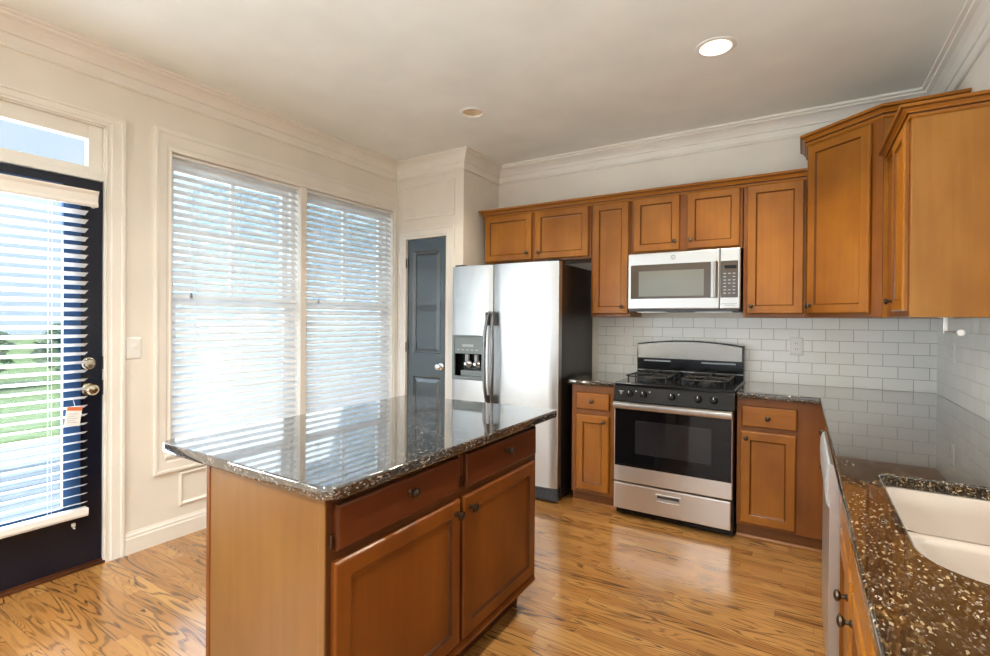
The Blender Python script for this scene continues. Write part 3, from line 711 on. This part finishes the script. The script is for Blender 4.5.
# dispenser set into the left door
dp = fl(obj('dispenser', bmesh.new(), 'grey', fr))
bm = bmesh.new(); a, b, c, d = DSP; yf = FY-.016
for x0, x1, z0, z1 in ((a, a+.022, c, d), (b-.022, b, c, d), (a+.022, b-.022, c, c+.030), (a+.022, b-.022, d-.012, d)): bx(bm, x0, x1, yf, FY+.05, z0, z1, .003)
bm.to_mesh(dp.data); bm.free()
fo = (-(FX0+FX1)/2, -FY, 0)
obj('control_panel', box(a+.022, b-.022, FY-.010, FY+.05, 1.068, d-.012, .003), 'grey', dp)
bm = bmesh.new()
for i in range(5): bx(bm, a+.05+i*.045, a+.075+i*.045, FY-.0115, FY-.009, 1.095, 1.105)
bx(bm, a+.10, a+.21, FY-.0115, FY-.009, 1.125, 1.145); obj('button_print', bm, 'bluegrey', dp)
bm = bmesh.new(); bx(bm, a+.018, b-.018, FY+.055, FY+.065, c+.02, 1.07); bx(bm, a+.018, a+.023, FY, FY+.06, c+.02, 1.07); bx(bm, b-.023, b-.018, FY, FY+.06, c+.02, 1.07); bx(bm, a+.018, b-.018, FY, FY+.06, c+.02, c+.031)
obj('recess', bm, 'black', dp)
for k in (0, 1):
    x = -1.222+k*.092
    bm = bmesh.new(); lathe(bm, [(0, 0), (.012, 0), (.013, .022), (.030, .032), (.036, .042), (.030, .050), (0, .052)], 'y', 18, (x, FY-.006, .985)); 
    o = obj('paddle', bm, 'chrome', dp, True)
    obj('chute', box(x-.014, x+.014, FY+.01, FY+.04, 1.00, 1.062, .004), 'bluegrey', dp)
obj('drip_tray', box(-1.27, b-.028, FY-.004, FY+.05, c+.031, c+.075, .004), 'grey', dp)
for nm, x, s in (('handle', -.994, -1), ('handle', -.936, 1)):
    bm = bmesh.new(); pts = []
    for i in range(25):
        u = i/24; z = .66+.745*u; e = min(u, 1-u); out = .034+.030*min(1, e*5)
        if e < .001: out = .012
        pts.append((x+s*.018*(math.sin(PI*u)-.5), FY-out, z))
    tube(bm, pts, [.012]+[.0145]*23+[.012], 10)
    h = fl(obj(nm, bm, 'handle', fr, True))
    for z in (.70, 1.352):
        obj('handle_end', box(x-.013, x+.013, FY-.050, FY-.002, z-.052, z+.052, .006), 'darkgrey', h)
bm = bmesh.new(); bx(bm, FX0+.01, FX1-.004, FY+.012, FY+.05, .012, .106, .003)
for i in range(5): bx(bm, FX0+.03, FX1-.02, FY+.004, FY+.014, .022+i*.016, .030+i*.016)
fl(obj('base_grille', bm, 'darkgrey', fr))
for x in (FX0+.06, FX1-.05): fl(obj('hinge_cap', box(x-.045, x+.045, FY+.02, FY+.13, 1.765, 1.795, .006), 'black', fr))
bm = bmesh.new(); lathe(bm, [(0, 0), (.022, 0), (.022, .002), (0, .002)], 'y', 20, (-.575, FY-.0095, 1.700)); bx(bm, -.565, -.520, FY-.0085, FY-.006, 1.698, 1.704)
for v in bm.verts: v.co.z = 1.70+(v.co.z-1.70)*.42
fl(obj('badge', bm, 'steel', fr)); 

# ------------------------------------------------------------------ range
rg = thing('gas_range', 'freestanding stainless and black gas stove between two base cabinets', 'stove', (.378, -.66, 0))
def rl(o): o.location = (-.378, .66, 0); return o
rl(obj('body', box(.002, .754, -.655, -.04, .045, .90, .003), 'black', rg))
rl(obj('cooktop', box(-.001, .757, -.672, -.035, .892, .922, .008), 'black', rg))
bm = extrude_prof(bmesh.new(), [(-.655, .79), (-.694, .79), (-.698, .800), (-.676, .893), (-.668, .903), (-.655, .903)], 'x', .0, .756)
cp = rl(obj('control_panel', bm, 'black', rg))
ca = math.atan2(.022, .093)
def on_panel(z): return -.698+(z-.800)*.022/.093
def rknob(x):
    bm = bmesh.new(); lathe(bm, [(0, 0), (.022, 0), (.023, -.006), (.019, -.010), (.017, -.024), (.014, -.027), (0, -.027)], 'y', 22)
    bx(bm, -.0035, .0035, -.034, -.02, -.017, .017, .001)
    o = obj('knob', bm, 'black', rg, True); z = .850; o.location = (x-.378, on_panel(z)+.66, z); o.rotation_euler = (-ca, 0, 0)
    p = obj('pointer', box(-.0015, .0015, -.0350, -.0335, .002, .016), 'white', o)
for x in (.112, .203, .386, .548, .640): rknob(x)
bm = bmesh.new(); bx(bm, .036, .066, -.6875, -.6855, .862, .866)
for x in (.045, .054): bx(bm, x, x+.003, -.690, -.687, .843, .862)
rl(obj('panel_logo', bm, 'bluegrey', rg))
for x in (.150, .240, .425): rl(obj('indicator_mark', box(x, x+.008, -.688, -.685, .866, .874), 'bluegrey', rg))
# oven door
od = rl(obj('oven_door', box(.004, .748, -.687, -.660, .246, .780, .005), 'steel', rg))
og = obj('door_glass', box(.010, .742, -.6895, -.680, .352, .742, .002), 'glassdark', od)
obj('door_window', box(.150, .628, -.6905, -.688, .447, .672, .001), 'glasswin', od)
bm = bmesh.new(); extrude_prof(bm, [(-.700, .744), (-.722, .750), (-.730, .764), (-.728, .782), (-.716, .792), (-.700, .794)], 'x', .006, .746)
obj('handle', bm, 'steel_bright', od, True)
for x in (.006, .712): obj('handle_bracket', box(x, x+.034, -.705, -.680, .746, .792, .003), 'steel', od)
# storage drawer
sd = rl(obj('drawer', bmesh.new(), 'steel', rg)); bm = bmesh.new()
panel(bm, .004, .742, .058, .236, [(0, 0), (0, .028), (.003, .033), (.008, .034)], -.655)
bm.to_mesh(sd.data); bm.free()
hp = obj('pull', bmesh.new(), 'steel_bright', sd); bm = bmesh.new()
for x0, x1, z0, z1 in ((.290, .446, .194, .202), (.290, .446, .150, .158), (.290, .298, .158, .194), (.438, .446, .158, .194)): bx(bm, x0, x1, -.696, -.688, z0, z1, .002)
bm.to_mesh(hp.data); bm.free()
obj('pull_recess', box(.298, .438, -.690, -.686, .176, .194), 'darkgrey', sd)
obj('pull_plate', box(.298, .438, -.6915, -.686, .158, .176), 'steel_bright', sd)
rl(obj('kick_plate', box(.010, .750, -.640, -.10, .012, .060), 'black', rg))
for x in (.05, .70): rl(obj('foot', lathe(bmesh.new(), [(0, 0), (.018, 0), (.018, .01), (.010, .014), (.010, .05), (0, .05)], 'z', 12, (x, -.60, 0)), 'black', rg))
# backguard with an arched top
def arch(x0, x1, z, rise, n=16): return [(x0+(x1-x0)*i/n, z+rise*(1-(2*i/n-1)**2)) for i in range(n+1)]
bgx0, bgx1 = -.006, .752
prof = [(bgx1, .915), (bgx0, .915)]+arch(bgx0, bgx1, 1.168, .030)
bm = bmesh.new(); A = frame_ring(bm, [(x, -.100, z) for x, z in prof]); B = frame_ring(bm, [(x, -.040, z) for x, z in prof]); bridge(bm, A, B); bm.faces.new(A); bm.faces.new(B)
bk = rl(obj('backguard', bm, 'black', rg))
prof = [(bgx1-.010, 1.058), (bgx0+.010, 1.058)]+arch(bgx0+.010, bgx1-.010, 1.158, .031)
bm = bmesh.new(); A = frame_ring(bm, [(x, -.113, z) for x, z in prof]); B = frame_ring(bm, [(x, -.098, z) for x, z in prof]); bridge(bm, A, B); bm.faces.new(A); bm.faces.new(B)
obj('face_plate', bm, 'steel_h', bk)
bm = bmesh.new(); bx(bm, bgx0+.004, bgx1-.004, -.104, -.098, .960, .966)
for x0, x1 in ((.05, .25), (.47, .70)): bx(bm, x0, x1, -.106, -.098, 1.032, 1.042, .001)
obj('trim_strip', bm, 'bluegrey', bk)
# burners and grates
for bxx in (.19, .57):
    for byy in (-.50, -.24):
        o = rl(obj('burner', lathe(bmesh.new(), [(0, .918), (.055, .918), (.055, .926), (.046, .928), (.046, .938), (.040, .944), (0, .945)], 'z', 22, (bxx, byy, 0)), 'castiron', rg, True))
def grate(x0, x1, y0, y1):
    bm = bmesh.new(); z = .962; r = .0058
    ring = [(p[0], p[1], z) for p in rounded([(x0, y0), (x1, y0), (x1, y1), (x0, y1)], .03, 5)]; tube(bm, ring+[ring[0], ring[1]], r, 6)
    cx = (x0+x1)/2; ym = (y0+y1)/2
    tube(bm, [(x0, ym, z), (x1, ym, z)], r, 6)
    for yc in ((y0+ym)/2, (y1+ym)/2):
        hx = (x1-x0)/2; hy = (y1-y0)/4
        for dx, dy in ((1, 0), (-1, 0), (0, 1), (0, -1)):
            tube(bm, [(cx+dx*.028, yc+dy*.028, z+.006), (cx+dx*(.06), yc+dy*.06, z+.008), (cx+dx*hx, yc+dy*hy, z)], r, 6)
    for x, y in ((x0+.01, y0+.03), (x1-.01, y0+.03), (x0+.01, y1-.03), (x1-.01, y1-.03), (x0, ym), (x1, ym)): tube(bm, [(x, y, z), (x, y, .919)], r, 6)
    rl(obj('grate', bm, 'castiron', rg, True))
grate(.06, .335, -.615, -.125); grate(.425, .70, -.615, -.125)

# ------------------------------------------------------------------ microwave
mw = thing('microwave', 'stainless over-the-range microwave with dark glass hung below the short cabinet', 'microwave', (.38, -.36, 1.425))
def ml(o): o.location = (-.38, .36, -1.425); return o
YM = -.400
ml(obj('body', box(.006, .752, -.375, -.012, 1.432, 1.838, .004), 'black_side', mw))
md = ml(obj('door', box(.004, .628, YM, -.375, 1.430, 1.836, .007), 'steel_bright', mw))
obj('door_glass', box(.026, .618, YM-.003, YM+.004, 1.506, 1.752, .0025), 'mwglass', md)
obj('door_window', box(.085, .530, YM-.004, YM-.001, 1.522, 1.705, .0012), 'mwwin', md)
bm = bmesh.new(); extrude_prof(bm, [(.574, YM-.010), (.578, YM-.028), (.592, YM-.034), (.606, YM-.028), (.610, YM-.010)], 'z', 1.508, 1.752); bx(bm, .580, .604, YM-.014, YM, 1.520, 1.545); bx(bm, .580, .604, YM-.014, YM, 1.715, 1.740)
obj('handle', bm, 'steel_bright', md, True)
cpn = ml(obj('control_panel', box(.630, .754, YM, -.375, 1.430, 1.836, .007), 'steel_bright', mw))
obj('keypad', box(.634, .740, YM-.003, YM+.004, 1.506, 1.752, .0025), 'mwglass', cpn)
obj('display', box(.658, .730, YM-.0042, YM-.002, 1.700, 1.722), 'black', cpn)
bm = bmesh.new()
for r in range(7):
    for c in range(3):
        if r in (2, 5) and c == 1: continue
        bx(bm, .652+c*.028, .668+c*.028, YM-.0036, YM-.002, 1.532+r*.022, 1.538+r*.022)
obj('key_print', bm, 'bluegrey', cpn)
bm = bmesh.new()
for i in range(9): bx(bm, .642+i*.0105, .649+i*.0105, YM-.0006, YM+.001, 1.462, 1.467)
for i in range(6): bx(bm, .660+i*.0105, .667+i*.0105, YM-.0006, YM+.001, 1.452, 1.456)
obj('button_print', bm, 'inkgrey', cpn)
bm = bmesh.new(); tube(bm, [(.325+.015*math.cos(a*PI/8), YM-.001, 1.797+.015*math.sin(a*PI/8)) for a in range(17)], .0016, 6)
tube(bm, [(.325+.008*math.cos(.5+a*PI/6), YM-.001, 1.799+.008*math.sin(.5+a*PI/6)) for a in range(9)], .0014, 6); tube(bm, [(.333, YM-.001, 1.800), (.330, YM-.001, 1.788), (.320, YM-.001, 1.786)], .0013, 6)
obj('badge', bm, 'inkgrey', md)
bm = bmesh.new(); bx(bm, .012, .746, -.385, -.04, 1.412, 1.432, .003)
ml(obj('vent_base', bm, 'darkgrey', mw))
for x0, x1 in ((.06, .26), (.46, .70)): ml(obj('grease_filter', box(x0, x1, -.34, -.12, 1.408, 1.413), 'steel', mw))

# ------------------------------------------------------------------ blinds
def blind(root, off, xc, y0, y1, ztop, zbot, pitch, tilt, hr_h, hr_d, rail_h, cords, mats=('white', 'slat')):
    P = lambda o: (setattr(o, 'location', off), o)[1]
    P(obj('headrail', box(xc-hr_d/2, xc+hr_d/2, y0, y1, ztop-hr_h, ztop, .004), mats[0], root))
    bm = bmesh.new(); n = int((ztop-hr_h-zbot-rail_h)/pitch); ca, sa = math.cos(tilt), math.sin(tilt)
    for i in range(n):
        z = zbot+rail_h+pitch*(i+.6); A = []
        for s, c in ((-.025, -.0012), (-.012, .0012), (0, .002), (.012, .0012), (.025, -.0012), (.012, -.0018+.0004), (0, -.0008), (-.012, -.0014)):
            A.append((xc+s*ca-c*sa, z+s*sa+c*ca))
        extrude_prof(bm, A, 'y', y0+.006, y1-.006)
    P(obj('slats', bm, mats[1], root))
    bm = bmesh.new(); extrude_prof(bm, [(xc-.025, zbot+rail_h*.3), (xc-.018, zbot), (xc+.018, zbot), (xc+.025, zbot+rail_h*.3), (xc+.025, zbot+rail_h), (xc-.025, zbot+rail_h)], 'y', y0+.002, y1-.002)
    P(obj('bottom_rail', bm, mats[0], root))
    for y in cords:
        bm = bmesh.new()
        for dx in (-.026, .026): tube(bm, [(xc+dx, y, zbot+.01), (xc+dx, y, ztop-hr_h)], .0012, 5)
        P(obj('ladder_cord', bm, mats[1], root))
    return root
t_ = math.radians(-46)
for y0, y1, lab in ((WY0+.012, WM0-.003, 'white horizontal slat blind in the left window, nearer the patio door'), (WM1+.003, WY1-.012, 'white horizontal slat blind in the right window, nearer the pantry door')):
    b = thing('window_blind', lab, 'blind', (-2.172, (y0+y1)/2, 2.34), 0, 'window blinds')
    blind(b, (2.172, -(y0+y1)/2, -2.34), -2.172, y0, y1, WZ1-.003, WZ0+.008, .0455, t_, .018, .045, .022, (y0+.14, (y0+y1)/2, y1-.14))
    o = obj('pull_cord', tube(bmesh.new(), [(-2.140, y0+.11, WZ1-.03), (-2.140, y0+.11, 1.50)], .0014, 5), 'slat', b); o.location = (2.172, -(y0+y1)/2, -2.34)
    o = obj('cord_tassel', lathe(bmesh.new(), [(0, 0), (.007, .002), (.008, .014), (.004, .034), (0, .036)], 'z', 10, (-2.140, y0+.11, 1.465)), 'inkgrey', b, True); o.location = (2.172, -(y0+y1)/2, -2.34)
for y0, y1 in ((RY0+.01, -5.303), (-5.247, RY1-.01)):
    b = thing('window_blind', 'white slat blind in a window behind the camera', 'blind', (-2.172, (y0+y1)/2, 2.34), 0, 'window blinds behind the camera')
    blind(b, (2.172, -(y0+y1)/2, -2.34), -2.172, y0, y1, WZ1-.003, WZ0+.008, .0455, math.radians(20), .030, .045, .022, ())
bd = thing('door_blind', 'white horizontal slat blind mounted on the dark patio door', 'blind', (-2.105, -3.315, 2.0))
off = (2.105, 3.315, -2.0); xb = -2.105
blind(bd, off, xb, -3.700, -2.945, 1.985, .298, .0462, math.radians(22), .045, .040, .042, (-3.52, -3.10))
bm = extrude_prof(bmesh.new(), [(xb+.018, 1.925), (xb+.032, 1.925), (xb+.036, 1.935), (xb+.030, 1.950), (xb+.034, 1.985), (xb+.044, 2.000), (xb+.044, 2.008), (xb+.018, 2.008)], 'y', -3.720, -2.912)
bx(bm, xb-.018, xb+.018, -2.926, -2.914, 1.925, 2.005)
o = obj('valance', bm, 'trim', bd); o.location = off
bm = bmesh.new(); bx(bm, lx1-.002, lx1+.010, -2.996, -2.980, .238, .256, .002); lathe(bm, [(0, 0), (.004, 0), (.004, .014), (0, .014)], 'x', 8, (lx1+.005, -2.988, .232))
o = obj('hold_down_bracket', bm, 'white', bd); o.location = off

# paper tag hanging at the door blind
tg = thing('paper_tag', 'small white paper tag with an orange band hanging on the door blind', 'tag', (-2.055, -3.026, .80))
obj('sheet', box(-.001, .001, -.032, .032, -.012, .085), 'paper', tg, rot=(math.radians(-8), 0, 0))
obj('band', box(-.0018, .0018, -.031, .031, .066, .084), 'redink', tg, rot=(math.radians(-8), 0, 0))
bm = bmesh.new()
for i in range(5): bx(bm, .0008, .0016, -.024, .020-(i % 2)*.012, .004+i*.011, .0065+i*.011)
obj('print_lines', bm, 'bluegrey', tg, rot=(math.radians(-8), 0, 0))
obj('string', tube(bmesh.new(), [(0, .012, .085), (-.012, .010, .112), (-.030, .010, .128)], .001, 5), 'slat', tg)

# ------------------------------------------------------------------ switch, outlets
def plate(name, label, cat, loc, rotz, w, h, kind, group=None):
    p = thing(name, label, cat, loc, rotz, group)
    obj('cover_plate', panel(bmesh.new(), -w/2, w/2, -h/2, h/2, [(0, 0), (0, .003), (.004, .006), (.010, .0065)], 0), 'white', p)
    if kind == 'switch':
        obj('toggle', box(-.005, .005, -.016, -.005, -.004, .014, .002), 'white', p)
    elif kind == 'outlet':
        for s in (-1, 1):
            o = obj('socket', box(-.017, .017, -.0082, -.005, s*.020-.014, s*.020+.014, .002), 'white', p)
            bm = bmesh.new()
            for dx in (-.007, .007): bx(bm, dx-.0015, dx+.0015, -.0086, -.008, s*.020-.004, s*.020+.006)
            obj('slots', bm, 'inkgrey', o)
    else: obj('rocker', box(-.016, .016, -.009, -.005, -.033, .033, .002), 'white', p)
    return p
plate('light_switch', 'white light switch plate on the wall right of the patio door', 'light switch', (XL, -2.720, 1.168), PI/2, .076, .122, 'switch')
plate('wall_outlet', 'white double wall outlet on the tiles right of the stove', 'outlet', (1.071, -.006, 1.176), 0, .080, .124, 'outlet')
plate('wall_outlet', 'white switch plate on the tiles left of the stove', 'switch', (-.110, -.006, 1.184), 0, .070, .110, 'rocker')
plate('wall_outlet', 'white outlet plate on the side wall tiles near the corner', 'outlet', (XR-.006, -.405, 1.189), -PI/2, .085, .122, 'outlet')

# paper towel holder under the right wall cabinet
ph = thing('paper_towel_holder', 'empty metal paper towel rod hanging under the right wall cabinet', 'paper towel holder', (1.660, -1.02, 1.374))
obj('bracket', box(-.008, .008, -.008, .008, -.075, 0, .002), 'steel', ph)
obj('base_plate', box(-.02, .02, -.03, .03, -.004, 0, .001), 'steel', ph)
obj('rod', tube(bmesh.new(), [(0, .012, -.068), (0, -.255, -.068)], .0065, 12), 'steel', ph, True)
obj('end_cap', lathe(bmesh.new(), [(0, 0), (.009, 0), (.0135, -.007), (.0135, -.014), (.008, -.020), (0, -.021)], 'y', 18, (0, -.252, -.068)), 'white', ph, True)

# ------------------------------------------------------------------ recessed ceiling lights
for (x, y, r, bulb), lab in zip(LIGHTS, ('dim recessed ceiling light nearer the windows', 'bright recessed ceiling light nearer the stove and right wall')):
    l = thing('recessed_light', lab, 'ceiling light', (x, y, H), 0, 'recessed ceiling lights')
    obj('trim_ring', lathe(bmesh.new(), [(r-.010, .006), (r-.008, -.004), (r+.006, -.006), (r+.014, -.003), (r+.015, .0)], 'z', 40, caps=False), 'white', l, True)
    obj('baffle', lathe(bmesh.new(), [(r-.002, .0), (r-.006, .03), (r-.016, .075), (r-.03, .11)], 'z', 40, caps=False), 'baffle', l, True)
    obj('can', lathe(bmesh.new(), [(r+.012, .032), (r+.012, .13), (0, .13)], 'z', 32, caps=False), 'steel', l)
    obj('bulb', lathe(bmesh.new(), [(r-.022, .092), (r-.026, .078), (r-.045, .068), (0, .064)], 'z', 32, caps=False), bulb, l, True)
    light('downlight', 'SPOT', (x, y, H-.012), (0, 0, 0), 45 if bulb == 'bulb' else 25, (1, .86, .68), spot_size=math.radians(130), spot_blend=.8, shadow_soft_size=.06)

# ------------------------------------------------------------------ outside, beyond the door and windows
struct(obj('patio', box(-6.2, -2.31, -9, 4, -.16, -.05), 'patio'))
g = obj('lawn', box(-60, -6.2, -45, 45, -.5, -.35), 'grass'); g['kind'] = 'stuff'; g['label'] = 'green lawn beyond the patio'; g['category'] = 'lawn'
def foliage(bm, c, rx, rz, n, size):
    for i in range(n):
        while True:
            p = Vector((random.uniform(-1, 1), random.uniform(-1, 1), random.uniform(-1, 1)))
            if .25 < p.length < 1: break
        q = Vector((c[0]+p.x*rx, c[1]+p.y*rx, c[2]+p.z*rz)); s = size*random.uniform(.6, 1.3)
        R = Matrix.Rotation(random.uniform(0, 6.28), 3, 'Z') @ Matrix.Rotation(random.uniform(-1.2, 1.2), 3, 'X')
        vs = [bm.verts.new(q+R@Vector(v)*s) for v in ((-.5, 0, 0), (0, -.28, .05), (.5, 0, 0), (0, .28, .05))]
        bm.faces.new(vs)
TL = ['tree seen through the upper slats of the left window blind', 'tree seen through the upper slats of the right window blind', 'tree seen low between the slats of the left window blind']
for (x, y, h, r), lab in zip(((-13, 5.5, 6.6, 2.6), (-14, 11.5, 7.2, 2.8), (-24, 9.2, 4.6, 2.4)), TL):
    tr = thing('tree', 'hazy green '+lab, 'tree', (x, y, -.33), 0, 'trees beyond the patio')
    obj('trunk', tube(bmesh.new(), [(0, 0, 0), (.05, 0, h*.3), (0, .05, h*.75)], [.20, .15, .06], 10), 'bark', tr, True)
    bm = bmesh.new(); foliage(bm, (0, 0, h*.62), r, h*.36, 1500, .42); obj('crown', bm, 'leaf', tr)
for i, (x, y) in enumerate(((-14.5, -3.4), (-14.5, -1.1), (-14.8, 1.2), (-14.6, 3.5))):
    sh = thing('shrub', 'rounded green shrub beyond the patio, '+('first', 'second', 'third', 'fourth')[i]+' from the left through the door', 'shrub', (x, y, -.349), 0, 'shrubs beyond the patio')
    bm = bmesh.new(); foliage(bm, (0, 0, .90), .95, .7, 700, .26); obj('leaves', bm, 'leaf', sh)
    obj('stem', tube(bmesh.new(), [(0, 0, 0), (0, 0, .6)], [.05, .03], 8), 'bark', sh)
